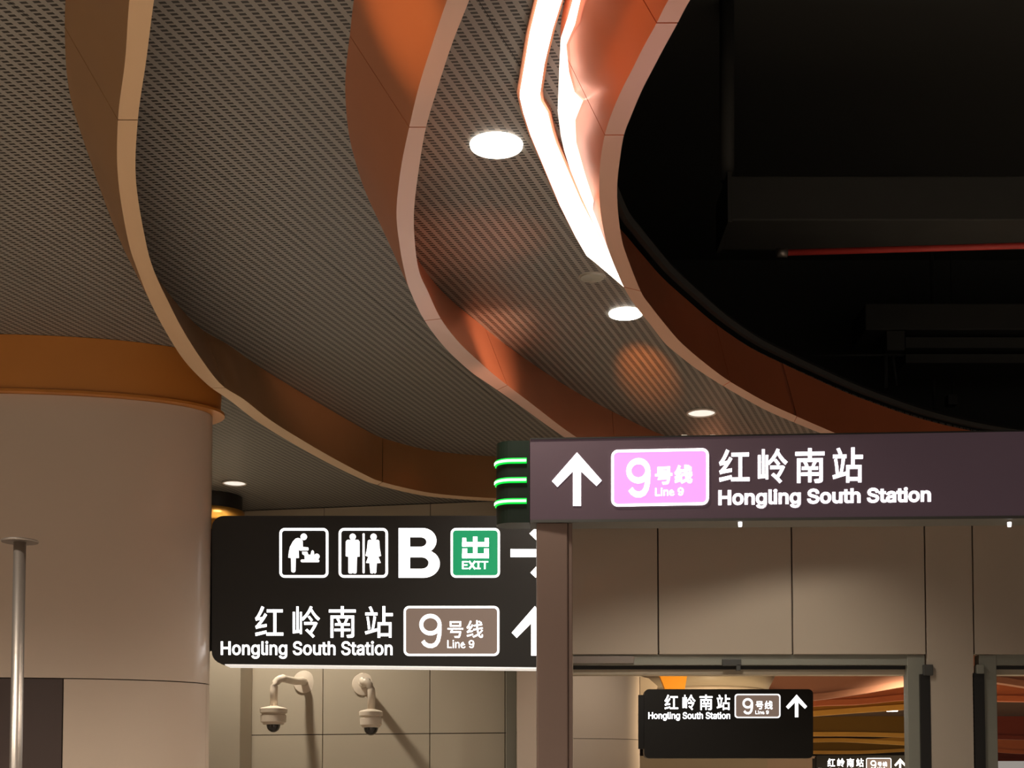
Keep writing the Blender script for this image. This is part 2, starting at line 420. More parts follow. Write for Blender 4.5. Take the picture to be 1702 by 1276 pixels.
def oval_column(cx, cy, a, b, label, seamz, dark=None, collar=M_ORANGE, rim=None):
    t = empty('oval_column', (cx, cy, 0), label, 'column')
    rim = rim or EYE+HB
    bm = bmesh.new(); shell(bm, cx, cy, a-.02, b-.02, a-.02, b-.02, 0, rim, 0, 2*PI, .01, 64); link_bm('core', bm, M_SEAM, t, True)
    bm = bmesh.new(); shell(bm, cx, cy, a, b, a, b, seamz+.006, rim-.002, 0, 2*PI, .018, 96); link_bm('column_panel', bm, M_BEIGE, t)
    if dark:
        parts = [(-PI*1.0, dark[0], M_BEIGE), (dark[0], dark[1], M_DARKPANEL), (dark[1], -.1, M_BEIGE), (-.1, PI*.5, M_BEIGE), (PI*.5, PI, M_BEIGE)]
    else:
        parts = [(-PI, -PI/2, M_BEIGE), (-PI/2, 0, M_BEIGE), (0, PI/2, M_BEIGE), (PI/2, PI, M_BEIGE)]
    for s, e, mm in parts:
        bm = bmesh.new(); shell(bm, cx, cy, a, b, a, b, 0.0, seamz-.0, s+.003, e-.003, .018, 40)
        o = link_bm('column_panel', bm, mm, t)
        if mm is M_DARKPANEL: o['label'] = 'dark brown panel'
    bm = bmesh.new(); shell(bm, cx, cy, a+.075, b+.05, a+.075, b+.05, rim, rim+.016, 0, 2*PI, .085, 96); link_bm('collar_lip', bm, collar, t)
    bm = bmesh.new(); shell(bm, cx, cy, a+.05, b+.035, a+.06, b+.06, rim+.018, ZC-.002, 0, 2*PI, .02, 96); link_bm('collar', bm, collar, t)
    for o in t.children:
        for p in o.data.polygons: p.use_smooth = True
        o.data.set_sharp_from_angle(angle=math.radians(30))
    return t
P0 = atD(0, 1127, 7.95)
cc = atD(0, 1127, 8.42)
ca = 350/F*8.42
xd = math.acos(max(-1, min(1, (atD(110, 1200, 8.05).x-cc.x)/ca)))
oval_column(cc.x, 8.42, ca-.005, .47, 'beige enamelled oval column with orange collar at the left edge', P0.z, dark=(-PI/2-.35, -xd))
# second column, seen through the nearest doorway beside the small black sign
c2 = atD(900, 1200, 16.2)
oval_column(c2.x, 16.2, atD(1063, 1200, 16.2).x-c2.x, .45, 'beige oval column behind the first doorway, carrying the small black sign', P0.z)

# small gold collar far behind the first column
cg = atD(350, 838, 12.3)
t = empty('small_round_collar', (cg.x, 12.2, ZC-.2), 'small gold ring collar between the beige column and black sign', 'column collar')
bm = bmesh.new(); lathe(bm, (cg.x+.02, 12.2, 0), [(.28, atD(0, 838, 11.9).z), (.28, ZC-.004)], 40); link_bm('neck_shadow', bm, M_BLACK, t, True)  # black neck stands in for the shadow above the gold ring
bm = bmesh.new(); lathe(bm, (cg.x+.02, 12.2, 0), [(.28, atD(0, 860, 11.9).z), (.30, atD(0, 858, 11.9).z), (.30, atD(0, 839, 11.9).z), (.28, atD(0, 838, 11.9).z)], 40); link_bm('gold_ring', bm, M_FARGOLD, t, True)

# ---------------------------------------------------------------- back wall with panels
def wall_piece(root, m, x0, y0, x1, y1, D0, D1, gap=.004, th=.02):
    a = atD(x0, y1, D0); b = atD(x1, y1, D1)
    zt0 = atD(x0, y0, D0).z; zb = a.z if isinstance(y1, (int, float)) else 0
    return a, b, zt0
def slanted_panel(name, root, xa, ya, xb, yb, z0, z1, m, th=.02, g=.004):
    """panel on the upright plane through (xa,ya)-(xb,yb)"""
    a = Vector((xa, ya, 0)); b = Vector((xb, yb, 0)); d = (b-a).normalized(); n = Vector((d.y, -d.x, 0))
    if n.y > 0: n = -n
    a = a + d*g; b = b - d*g
    bm = bmesh.new()
    prism(bm, [Vector((a.x, a.y, z0+g)), Vector((b.x, b.y, z0+g)), Vector((b.x, b.y, z1-g)), Vector((a.x, a.y, z1-g))], n*th)
    return link_bm(name, bm, m, root)
wb = empty('wall_back', (-1.2, 12.6, 0)); tag(wb, kind='structure')
def wall_xy(px):           # the back wall's plane, slightly turned
    D = 12.85 + (px-350)*(12.25-12.85)/(950-350)
    return (px-851)/F*D, D
xs = [250, 403, 537, 715, 840, 945]
zj = atD(600, 1220, 12.6).z
for i in range(len(xs)-1):
    a = wall_xy(xs[i]); b = wall_xy(xs[i+1])
    for z0, z1 in ((0, zj-1.2), (zj-1.2, zj), (zj, ZC-.004)):
        slanted_panel('wall_panel', wb, a[0], a[1], b[0], b[1], z0, z1, M_WALL)
a = wall_xy(150); b = wall_xy(945)
slanted_panel('backing', wb, a[0], a[1]+.01, b[0], b[1]+.01, 0, ZC, M_SEAM, th=-.1, g=0)
# low pier at the left of the cameras
p0 = atD(352, 1000, 12.2); p1 = atD(402, 905, 12.2)
sh = box('wall_pier', (p0.x-.25, 12.2, 0), (p1.x, 12.75, p1.z), M_WALL, bev=.004); tag(sh, kind='structure')
# jamb and pink pier right of the cameras
p0 = atD(841, 1000, 11.9); p1 = atD(858, 880, 11.9)
sh = box('trim_1', (p0.x, 11.9, 0), (p1.x, 12.2, p1.z), M_ALU, bev=.004); tag(sh, kind='structure')
p0 = atD(859, 1000, 11.6); p1 = atD(952, 880, 11.6)
sh = box('wall_pier.001', (p0.x, 11.6, 0), (p1.x, 12.1, ZC), M_BEIGE, bev=.004); tag(sh, kind='structure')

# ---------------------------------------------------------------- header wall with two openings
DH = 11.6
wr = empty('wall_front', (3, DH, 0)); tag(wr, kind='structure')
zb = atD(1300, 1087, DH).z
hx = [951, 1095.5, 1319.5, 1542.5, 1622.5, 1850, 2080]
for i in range(len(hx)-1):
    xa = (hx[i]-851)/F*DH; xb = (hx[i+1]-851)/F*DH
    bm = bmesh.new(); z0 = 0 if i == 3 else zb
    add_box(bm, (xa+.006, DH, z0), (xb-.006, DH+.05, ZC), .003)
    link_bm('wall_panel', bm, M_HEAD, wr)
box('backing', ((951-851)/F*DH, DH+.03, zb+.02), ((2080-851)/F*DH, DH+.30, ZC), M_SEAM, wr)
box('pier_core', ((1548-851)/F*DH, DH+.03, 0), ((1617-851)/F*DH, DH+.4, zb+.02), M_SEAM, wr)
def opening(x0, x1, n, lab_bar=True, left=True):
    r = empty('door_%d' % n, atD((x0+x1)/2, 1276, DH+.2)); tag(r, kind='structure')
    pixbox('head_rail', x0, 1087.5, x1, 1105, DH+.03, .16, M_ALU, r, .003)
    pixbox('track_slot', x0, 1105, x1, 1112, DH+.08, .12, M_BLACK, r)
    pixbox('lower_rail', x0, 1112, x1, 1121, DH+.10, .14, M_WALL, r, .002)
    return r
d1 = opening(951, 1520, 1)
pixbox('cover_strip', 952, 1090, 1054, 1102, DH+.005, .03, M_STEEL, d1, .002)
pixbox('sensor_box', 1201, 1095, 1232, 1106, DH+.0, .04, M_ALUD, d1, .003)
pixbox('sensor_foot', 1224, 1104, 1231, 1114, DH+.0, .03, M_ALUD, d1, .002)
pixbox('jamb', 1515, 1088, 1537, 1600, DH+.02, .12, M_ALU, d1, .004)
pixbox('bracket', 1536, 1104, 1551, 1122, DH-.03, .08, M_ALUD, d1, .004)
pixbox('black_seal', 1536, 1120, 1546, 1600, DH-.005, .1, M_BLACK, d1, .002)
d2 = opening(1650, 2080, 2)
pixbox('jamb', 1636, 1088, 1656, 1600, DH+.02, .12, M_ALU, d2, .004)
pixbox('bracket', 1624, 1104, 1636, 1119, DH-.02, .08, M_ALU, d2, .004)
pixbox('black_seal', 1624, 1118, 1636, 1600, DH+.0, .1, M_BLACK, d2, .002)

# ---------------------------------------------------------------- lettering
GL = json.loads('''{"H":[517,[[125,509,60,509,60,0,125,0,125,232,392,232,392,0,457,0,457,509,392,509,392,289,125,289]]],"o":[415,[[241,382,207,384,174,382,144,374,117,360,93,341,72,318,56,291,44,260,37,225,34,187,37,150,44,116,56,85,72,58,93,35,117,16,144,3,174,-5,207,-8,241,-5,271,3,299,16,323,35,343,58,359,85,371,116,379,150,381,187,379,225,371,260,359,291,343,318,323,341,299,360,271,374],[184,328,207,330,231,328,252,321,270,310,285,296,298,278,307,258,314,236,318,212,319,187,318,163,314,139,307,117,298,97,285,80,270,66,252,55,231,49,207,46,184,49,163,55,145,66,130,80,118,97,108,117,102,139,98,163,96,187,98,212,102,236,108,258,118,278,130,296,145,310,163,321]]],"n":[410,[[252,383,227,384,200,382,175,374,152,362,132,344,116,319,102,287,112,287,112,379,53,379,53,0,114,0,114,227,115,248,119,266,126,283,136,297,147,308,161,317,176,324,192,328,210,329,235,326,256,318,273,304,286,286,293,263,296,235,296,0,357,0,357,240,355,271,350,298,341,321,328,340,313,356,295,369,275,377]]],"g":[425,[[218,383,196,384,166,382,138,374,112,361,90,342,71,320,55,293,43,263,36,229,34,191,36,154,43,120,55,90,71,65,90,43,113,27,138,14,165,7,195,5,217,6,236,10,252,16,266,23,277,32,306,68,311,68,311,-6,308,-34,298,-58,282,-75,261,-87,236,-95,207,-97,187,-96,169,-93,154,-88,142,-82,131,-74,101,-41,51,-69,59,-84,70,-97,82,-110,97,-122,114,-132,134,-140,156,-146,180,-149,207,-151,237,-149,265,-144,291,-136,314,-124,334,-109,350,-90,363,-67,370,-40,372,-9,372,379,313,379,313,319,308,319,279,356,267,365,253,373,237,379],[182,328,205,330,227,328,247,322,264,312,279,299,291,283,300,264,307,242,311,219,312,193,311,166,307,142,300,121,290,103,278,87,264,75,246,66,227,61,205,59,183,61,163,66,145,76,131,88,118,104,109,123,102,144,98,167,96,193,98,218,102,241,109,262,118,282,130,298,145,312,163,322]]],"l":[189,[[114,509,53,509,53,84,55,59,62,37,74,20,91,8,112,0,139,-2,181,3,170,54,135,53,126,57,120,62,117,71,114,83,114,99]]],"i":[167,[[114,379,53,379,53,0,114,0],[95,522,84,524,73,522,63,518,54,512,47,504,43,494,41,483,43,472,47,463,54,455,63,448,73,444,84,443,95,444,105,448,114,455,121,463,125,472,126,483,125,494,121,504,114,512,105,518]]],"s":[365,[[212,383,187,384,161,383,137,378,115,370,95,360,79,347,65,332,55,314,49,295,47,274,50,249,58,227,72,208,92,192,118,180,149,170,212,155,229,150,243,144,254,136,262,126,266,115,268,103,265,88,258,74,244,62,227,53,206,47,181,45,160,47,141,52,124,60,111,72,101,87,94,107,36,94,41,73,50,54,62,38,76,24,93,12,112,3,133,-3,157,-7,182,-8,210,-7,236,-2,260,6,281,18,298,31,312,47,323,65,329,85,331,107,328,131,320,153,306,171,287,187,261,200,229,209,172,223,152,229,136,235,124,243,115,253,110,264,109,277,111,292,119,305,131,317,147,326,166,331,187,333,210,331,228,325,243,316,254,304,262,291,268,277,324,290,318,308,309,324,299,339,286,352,271,363,254,372,234,379]]],"u":[410,[[114,379,53,379,53,139,54,109,60,82,69,59,82,39,97,23,115,11,135,2,158,-3,182,-5,209,-3,234,5,257,17,277,35],[357,379,296,379,296,153,295,132,290,113,283,97,274,83,263,71,249,62,234,55,218,51,200,50,175,53,154,61,137,75,124,94,116,117]]],"t":[227,[[126,471,65,471,65,93,68,64,77,41,92,21,113,7,138,-1,168,-4,213,2,202,54,156,51,144,55,136,61,130,70,127,83,126,98],[204,379,6,379,6,327,204,327]]],"h":[410,[[114,509,53,509,53,0,114,0,114,227,115,248,119,266,126,283,136,297,147,308,161,317,176,324,192,328,210,329,235,326,256,318,273,304,286,286,293,263,296,235,296,0,357,0,357,240,355,271,350,298,341,321,328,340,313,356,295,369,275,377,252,383,227,384,200,382,175,374,152,362,132,344,116,319,102,287,114,287]]],"a":[389,[[194,384,173,383,153,380,133,375,114,368,95,358,79,346,64,331,51,313,41,291,100,274,127,309,137,316,149,322,163,327,178,330,196,331,212,330,227,327,240,322,251,315,260,307,267,297,272,285,275,272,274,246,271,240,108,206,92,200,78,193,64,184,53,174,43,161,36,146,32,128,30,108,32,84,38,63,48,45,60,29,76,15,94,5,115,-3,137,-7,160,-9,181,-7,199,-4,215,1,229,8,242,16,252,25,272,52,277,52,277,0,337,0,337,251,335,278,330,301,322,320,312,336,300,350,286,360,271,369,255,375,239,379],[276,190,276,138,274,122,270,108,263,93,254,80,242,68,228,59,211,51,192,47,170,45,156,46,142,48,130,52,119,57,109,64,102,72,96,82,93,93,92,105,93,118,97,130,103,139,112,147,122,153]]],"S":[447,[[259,514,227,516,195,514,165,508,138,498,113,484,92,468,75,448,62,425,54,400,52,372,56,341,67,313,86,289,112,269,145,253,184,239,296,205,310,197,322,189,332,179,340,168,344,154,346,139,344,122,338,106,329,92,317,79,303,69,286,60,267,54,246,50,224,49,204,50,185,53,166,59,150,66,136,76,123,88,114,102,108,118,104,137,38,137,42,109,51,83,64,60,81,40,102,23,128,9,156,-1,188,-7,224,-9,261,-7,294,0,323,11,349,25,370,43,386,64,399,87,406,112,408,139,407,161,402,180,395,198,384,213,372,226,359,238,344,248,328,256,169,308,155,315,142,324,131,334,122,345,117,359,115,376,117,391,121,405,129,418,139,430,152,440,167,448,185,454,204,457,225,459,254,456,280,449,302,437,320,421,332,402,337,378,401,378,398,403,390,427,377,449,360,468,340,484,316,498,289,508]]],"L":[393,[[125,509,60,509,60,0,361,0,361,57,125,57]]],"e":[404,[[226,383,205,384,172,382,142,373,115,359,91,340,71,317,55,290,44,258,36,224,34,187,37,150,44,116,56,85,72,58,92,35,117,16,145,3,177,-5,212,-8,237,-7,261,-3,283,4,302,14,320,26,335,39,348,55,358,72,365,91,306,105,300,93,294,82,285,73,276,65,265,58,254,53,241,49,227,47,212,46,190,48,169,53,151,61,135,73,121,88,110,106,102,127],[183,328,205,330,227,328,246,323,263,314,277,301,288,286,298,269,304,248,308,226,310,202,338,221]]],"B":[456,[[60,509,60,0,247,0,284,2,317,8,344,18,368,31,386,48,400,67,410,88,416,111,418,136,416,161,411,184,402,203,391,220,378,234,363,245,347,254,331,260,315,262,315,267,329,272,343,278,356,286,368,295,378,307,387,320,393,336,397,353,398,374,396,398,390,421,381,442,367,461,350,477,329,491,304,501,274,507,241,509],[125,452,240,452,270,449,294,442,313,429,326,412,333,393,336,372,335,355,330,340,323,326,314,314,302,304,288,296,273,290,256,287,238,285,125,285],[125,231,248,231,269,229,289,225,306,218,320,209,333,197,342,184,350,169,354,153,355,137,353,115,344,96,330,80,309,67,281,60,245,57,125,57]]],"E":[419,[[60,509,60,0,375,0,375,57,125,57,125,229,355,229,355,286,125,286,125,452,372,452,372,509]]],"I":[300,[[269,509,31,509,31,452,118,452,118,57,31,57,31,0,269,0,269,57,183,57,183,452,269,452]]],"T":[449,[[417,509,32,509,32,452,193,452,193,0,257,0,257,452,417,452]]],"红":[350,[[140,18,138,43,49,25,13,19,18,-9],[112,283,86,294,67,253,47,217,33,196,19,178,12,175,21,148,29,151,46,154,81,159,65,138,23,94,14,90,23,64,36,69,69,75,141,86,140,110,62,99,91,132,119,168,145,206,122,221,98,183,50,179,73,211,94,246],[328,261,148,261,148,235,224,235,224,21,143,21,143,-5,335,-5,335,21,253,21,253,235,328,235]]],"岭":[350,[[249,287,226,294,202,249,168,206,127,169,127,234,108,234,108,49,88,47,88,291,67,291,67,45,45,43,45,235,25,235,25,18,108,25,108,11,127,11,127,164,142,149,176,179,206,213,231,251,257,212,287,177,318,150,336,170,302,197,269,233,242,272],[218,195,200,185,226,155,236,141,255,154],[308,121,291,132,286,131,158,131,158,107,273,107,257,82,240,57,222,34,190,60,172,46,203,21,233,-5,256,-28,275,-13,241,19,265,50,289,86]]],"南":[350,[[189,294,160,294,160,259,21,259,21,234,160,234,160,197,40,197,40,-28,67,-28,67,173,284,173,284,3,227,-5,236,-28,261,-28,281,-27,296,-24,305,-19,310,-10,311,3,311,197,189,197,189,234,329,234,329,259,189,259],[241,161,218,168,194,118,93,118,93,97,161,97,161,62,86,62,86,40,161,40,161,-21,187,-21,187,40,265,40,265,62,187,62,187,97,259,97,259,118,216,118],[141,154,132,168,111,161,120,147,127,132,132,119,154,126,149,140]]],"站":[350,[[157,228,20,228,20,204,157,204],[140,187,116,192,110,145,101,94,92,50,16,33,23,7,155,41,153,65,115,56,124,97,133,143],[63,145,55,188,34,184,42,141,48,97,51,58,73,62,69,101],[94,275,84,292,61,285,71,267,79,248,85,232,109,240,103,256],[247,294,220,294,220,127,164,127,164,-28,189,-28,189,-11,295,-11,295,-26,321,-26,321,127,247,127,247,196,336,196,336,222,247,222],[189,102,295,102,295,14,189,14]]],"号":[350,[[65,280,65,186,285,186,285,280],[91,256,258,256,258,209,91,209],[327,154,22,154,22,130,94,130,71,67,255,67,248,33,240,11,232,0,155,-1,165,-26,236,-26,246,-23,254,-18,266,-1,276,30,286,91,110,91,123,130,327,130]]],"线":[350,[[230,295,204,295,207,218,152,210,156,186,208,194,213,147,145,135,149,111,216,124,221,96,226,70,233,47,202,28,169,12,133,0,150,-22,182,-9,213,6,242,23,258,-4,277,-21,300,-27,319,-23,331,-7,337,24,318,38,315,14,310,2,303,-1,288,3,275,17,264,39,290,61,313,85,333,112,311,122,295,101,276,81,255,62,250,82,245,104,241,129,330,145,326,168,238,152,233,198,320,211,316,235,232,222],[108,282,84,293,67,251,49,216,36,195,23,177,16,173,25,148,49,154,81,158,27,92,19,88,27,64,39,68,69,76,134,89,134,111,65,99,91,132,117,169,140,207,118,221,96,182,52,177,72,209,92,245],[280,279,262,288,246,273,265,263,283,252,297,241,313,258,298,268],[139,28,136,50,52,27,19,19,25,-6]]]}''')
GL['u'] = [410, [[(410-v if k % 2 == 0 else 379-v) for k, v in enumerate(GL['n'][1][0])]]]

def stroke(pts, w, closed=False):
    """outline loops of a 2-D stroke"""
    n = len(pts); L = []; R = []
    for i in range(n):
        a = pts[i-1] if (i or closed) else pts[0]; b = pts[(i+1) % n] if (i < n-1 or closed) else pts[-1]
        dx, dy = b[0]-a[0], b[1]-a[1]; d = math.hypot(dx, dy) or 1
        p = pts[i]; d1 = math.hypot(p[0]-a[0], p[1]-a[1]) or 1; d2 = math.hypot(b[0]-p[0], b[1]-p[1]) or 1
        t1 = ((p[0]-a[0])/d1, (p[1]-a[1])/d1); t2 = ((b[0]-p[0])/d2, (b[1]-p[1])/d2)
        sx, sy = t1[0]+t2[0], t1[1]+t2[1]; sl = math.hypot(sx, sy)
        k = w/2*min(1.6, 2/sl) if sl > .3 and (closed or 0 < i < n-1) else w/2
        if sl > .3: dx, dy, d = sx, sy, sl
        L.append((p[0]-dy/d*k, p[1]+dx/d*k)); R.append((p[0]+dy/d*k, p[1]-dx/d*k))
    return [L, R] if closed else [L+R[::-1]]
def clean(lp):
    out = []
    for p in lp:
        if not out or math.hypot(p[0]-out[-1][0], p[1]-out[-1][1]) > 2: out.append(p)
    return out
def ell(cx, cy, rx, ry, n=28, t0=0, t1=2*PI, full=True):
    m = n if full else n+1
    return [(cx+rx*math.cos(t0+(t1-t0)*i/n), cy+ry*math.sin(t0+(t1-t0)*i/n)) for i in range(m)]
def glyph_groups(ch, wt=70):
    """list of (loops) groups; each group is filled by itself"""
    if ch == '9':
        g1 = stroke(ell(190, 350, 150, 130, 32), wt, True)
        tail = [(340, 350), (342, 280), (335, 190), (315, 110), (275, 55), (215, 30), (150, 36), (100, 62), (66, 105)]
        return [g1, stroke(tail, wt)], 440
    if ch == 'B':
        R = lambda cx, cy, rx, ry: [(cx+rx*math.cos(t*PI/180), cy+ry*math.sin(t*PI/180)) for t in range(90, -91, -12)]
        o = [(0, 0), (0, 509), (200, 509)] + [p for p in R(215, 380, 122, 129) if p[1] > 275] + [p for p in R(222, 145, 145, 145) if p[1] < 262] + [(200, 0)]
        h1 = [(102, 415), (102, 318)] + R(196, 366.5, 52, 48.5)[::-1]; h2 = [(102, 210), (102, 92)] + R(205, 151, 62, 59)[::-1]
        return [[o, h1, h2]], 400
    if ch == 'X':
        return [stroke([(50, 0), (400, 509)], wt*1.15), stroke([(50, 509), (400, 0)], wt*1.15)], 450
    adv, loops = GL[ch]
    return [[[(l[i], l[i+1]) for i in range(0, len(l), 2)] for l in loops]], adv
def fill_groups(groups, offset, extr):
    """fill each group of loops, returns verts (x, y, z), faces"""
    V, Fc = [], []
    for loops in groups:
        c = bpy.data.curves.new('tmp', 'CURVE'); c.dimensions = '2D'; c.fill_mode = 'BOTH'; c.extrude = extr; c.offset = offset
        for lp in loops:
            s = c.splines.new('POLY'); s.points.add(len(lp)-1)
            for p, (x, y) in zip(s.points, lp): p.co = (x, y, 0, 1)
            s.use_cyclic_u = True
        o = bpy.data.objects.new('tmp', c)
        me = bpy.data.meshes.new_from_object(o)
        k = len(V); V += [tuple(v.co) for v in me.vertices]; Fc += [tuple(k+i for i in p.vertices) for p in me.polygons]
        bpy.data.objects.remove(o); bpy.data.curves.remove(c); bpy.data.meshes.remove(me)
    return V, Fc
class Face:
    """upright sign face: the plane through two points of the ground plan, addressed by the rows and columns it fills"""
    def __init__(s, xa, Da, xb, Db):
        a = atD(xa, 900, Da); b = atD(xb, 900, Db)
        s.a = Vector((a.x, a.y, 0)); d = Vector((b.x-a.x, b.y-a.y, 0)).normalized()
        s.n = Vector((d.y, -d.x, 0))
        if s.n.y > 0: s.n = -s.n
        s.d = d
    def p(s, px, py, off=0):
        r = ray(px, py); o = Vector((0, 0, EYE))
        t = (s.a+s.n*0-Vector((0, 0, 0))-Vector((o.x, o.y, 0))).dot(s.n)/Vector((r.x, r.y, 0)).dot(s.n)
        return o + r*t + s.n*off
def put(name, face, groups, m, parent, quad=None, src=None, offset=0, base=.0, th=.003):
    """groups in pixel space, or (with quad and src) in their own space stretched into the quad (x0,x1,yt0,yt1,yb0,yb1)"""
    scale = 1.0
    if offset: groups = groups + [stroke(clean(lp), offset*2, True) for g in groups for lp in g]
    V, Fc = fill_groups(groups, 0, 1.0)
    if quad:
        if src is None:
            xs_ = [v[0] for v in V]; ys_ = [v[1] for v in V]; src = (min(xs_), max(xs_), min(ys_), max(ys_))
        X0, X1, Y0, Y1 = src; x0, x1, t0, t1, b0, b1 = quad
        W_ = []
        for x, y, z in V:
            u = (x-X0)/(X1-X0); v = (y-Y0)/(Y1-Y0)
            px = x0+(x1-x0)*u; py = (b0+(b1-b0)*u)*(1-v) + (t0+(t1-t0)*u)*v
            W_.append(face.p(px, py, base + (th if z > 0 else 0)))
    else:
        W_ = [face.p(x, y, base + (th if z > 0 else 0)) for x, y, z in V]
    o = link(name, W_, Fc, m, parent)
    return o
def text(name, s, face, m, parent, quad, bold=0, base=0, wt=70, th=.003, gap=None):
    x = 0; G = []
    for ch in s:
        if ch == ' ': x += 190; continue
        gs, adv = glyph_groups(ch, wt)
        if ord(ch) > 255: adv = gap or 400
        for g in gs: G.append([[(a+x, b) for a, b in lp] for lp in g])
        x += adv
    return put(name, face, G, m, parent, quad=quad, offset=bold, base=base, th=th)
def rrect(x0, y0, x1, y1, r, sl=0.0, n=6, bot=0.0):
    """rounded rectangle in pixels; sl raises its right side"""
    P = []
    for cx, cy, a in ((x1-r, y0+r, -PI/2), (x1-r, y1-r, 0), (x0+r, y1-r, PI/2), (x0+r, y0+r, PI)):
        for i in range(n+1):
            t = a+PI/2*i/n; P.append((cx+r*math.cos(t), cy+r*math.sin(t)))
    return [(x, y + (x-x0)/(x1-x0)*(sl + (bot-sl)*(y-y0)/(y1-y0))) for x, y in P]
def panel_solid(name, face, loop, depth, m, parent, front=0, smooth=False):
    bm = bmesh.new(); prism(bm, [face.p(x, y, front) for x, y in loop], -face.n*depth)
    return link_bm(name, bm, m, parent)

# ---------------------------------------------------------------- plum line sign on its portal
DS = 6.0
fs_ = Face(881, DS, 1702, 5.89)
root = empty('line_sign_portal', fs_.p(920, 876), 'long plum line sign with green light bars on a bronze post', 'sign')
XR = 1980
def ext(y0, y1): return y0+(y1-y0)*(XR-881)/(1702-881)
bm = bmesh.new()
prism(bm, [fs_.p(881, 730.5), fs_.p(XR, ext(730.5, 717)), fs_.p(XR, ext(864, 857)), fs_.p(881, 864)], -fs_.n*.14)
link_bm('sign_box', bm, M_PLUM, root)
pb = [fs_.p(881, 864, .004), fs_.p(XR, ext(864, 857), .004)]
bm = bmesh.new(); prism(bm, [pb[0], pb[1], pb[1]-fs_.n*.15, pb[0]-fs_.n*.15], Vector((0, 0, -.012))); link_bm('bottom_plate', bm, M_ALUD, root)
pt = [fs_.p(881, 730.5, .004), fs_.p(XR, ext(730.5, 717), .004)]
bm = bmesh.new(); prism(bm, [pt[0], pt[1], pt[1]-fs_.n*.15, pt[0]-fs_.n*.15], Vector((0, 0, .006))); link_bm('top_plate', bm, M_BLACK, root)
for px in (1231, 1680):
    q = fs_.p(px, 866, -.02); bm = bmesh.new(); lathe(bm, q, [(0, -.022), (.008, -.02), (.009, -.01), (.009, 0), (0, 0)], 12); o = link_bm('indicator_lamp', bm, M_WHITE_E, root)
for px in (1138, 1185):
    q = fs_.p(px, 724, -.01); bm = bmesh.new(); add_box(bm, q+Vector((-.012, 0, 0)), q+Vector((.012, .02, .008)), .001); link_bm('clip', bm, M_TRIM, root)
def arrow(tipx, tipy, sc, rot=0, slant=0):
    P = [(0, 0), (41, 46.5), (32.5, 55.5), (6.7, 31), (6.7, 88.5), (-6.7, 88.5), (-6.7, 31), (-32.5, 57), (-41.5, 47.5)]
    if rot: P = [(-(y), x) for x, y in P]
    return [(tipx+x*sc, tipy+y*sc) for x, y in P]
put('arrow', fs_, [[arrow(959, 752, 1.0)]], M_WHITE_S, root)
put('line_plate', fs_, [[rrect(1017, 749, 1177, 841, 10, -3, bot=-3)]], M_PINK_E, root, th=.002)
put('line_plate_border', fs_, [[rrect(1016, 748, 1178, 842, 11, -3, bot=-3), rrect(1020, 752, 1174, 838, 7, -3, bot=-3)]], M_WHITE_S, root, base=.002)
text('numeral', '9', fs_, M_WHITE_S, root, (1041, 1081, 762, 761, 827, 827), 0, .002, wt=78)
text('line_lettering', '号线', fs_, M_WHITE_S, root, (1089, 1151, 775, 772, 806, 803), 12, .002, gap=380)
text('line_lettering', 'Line 9', fs_, M_WHITE_S, root, (1089, 1136, 811, 810, 824.5, 823.5), 12, .002)
text('station_lettering', '红岭南站', fs_, M_WHITE_S, root, (1195, 1434, 747, 743, 804, 802), 5, 0, gap=412)
text('station_lettering', 'Hongling South Station', fs_, M_WHITE_S, root, (1194, 1547, 814, 809, 846, 840), 24)
# rounded end housing with three green bars
e0 = fs_.p(880, 800); R_ = .13
e0 = Vector((e0.x, e0.y, 0))
zt = fs_.p(881, 732).z; zbm = fs_.p(881, 868).z
def endprof(grow=0, n=14):
    """plan outline: straight front, round outer end"""
    P = [e0 + fs_.n*grow]
    cx = e0 - fs_.d*(.150-.07) - fs_.n*.07
    for i in range(n+1):
        t = PI*i/n
        P.append(cx + fs_.n*math.cos(t)*(.07+grow) - fs_.d*math.sin(t)*(.07+grow))
    P.append(e0 - fs_.n*(.14+grow))
    return P
bm = bmesh.new(); prism(bm, [Vector((p.x, p.y, zbm)) for p in endprof()], Vector((0, 0, zt-zbm))); hs = link_bm('end_housing', bm, M_GREENHOUSE, root)
for ya in (765.5, 797.5, 832.5):
    za = fs_.p(876, ya).z
    O = endprof(.006)[:-1]; O[0] = O[0]-fs_.d*.012
    I = endprof(.0)[:-1]; I[0] = I[0]-fs_.d*.012
    O, I = O[:10], I[:10]
    lp = [Vector((p.x, p.y, za-.009)) for p in O] + [Vector((p.x, p.y, za-.009)) for p in reversed(I)]
    bm = bmesh.new(); prism(bm, [p-Vector((0, 0, .003)) for p in lp], Vector((0, 0, .024))); gb = link_bm('green_light_bar', bm, M_GREENBAR, root)  # wider green bar stands for the halo around the pale core
    O2 = endprof(.010)[:-1][:9]; O2[0] = O2[0]-fs_.d*.014; I2 = endprof(.0062)[:-1][:9]; I2[0] = I2[0]-fs_.d*.014
    lp = [Vector((p.x, p.y, za-.005)) for p in O2] + [Vector((p.x, p.y, za-.005)) for p in reversed(I2)]
    bm = bmesh.new(); prism(bm, lp, Vector((0, 0, .010))); link_bm('light_core', bm, M_GREENCORE, gb)
# the post
q0 = fs_.p(892, 876, -.005); q1 = fs_.p(944, 876, -.005)
box('post', (q0.x, q0.y, 0), (q1.x, q0.y+.13, zbm), M_POST, root, .006)
q2 = fs_.p(951, 876, -.03)
box('post_cover', (q1.x+.0005, q0.y+.01, 0), (q2.x, q0.y+.12, zbm), M_POST, root, .003)
tag(root.children[-1], 'narrow bronze edge strip')

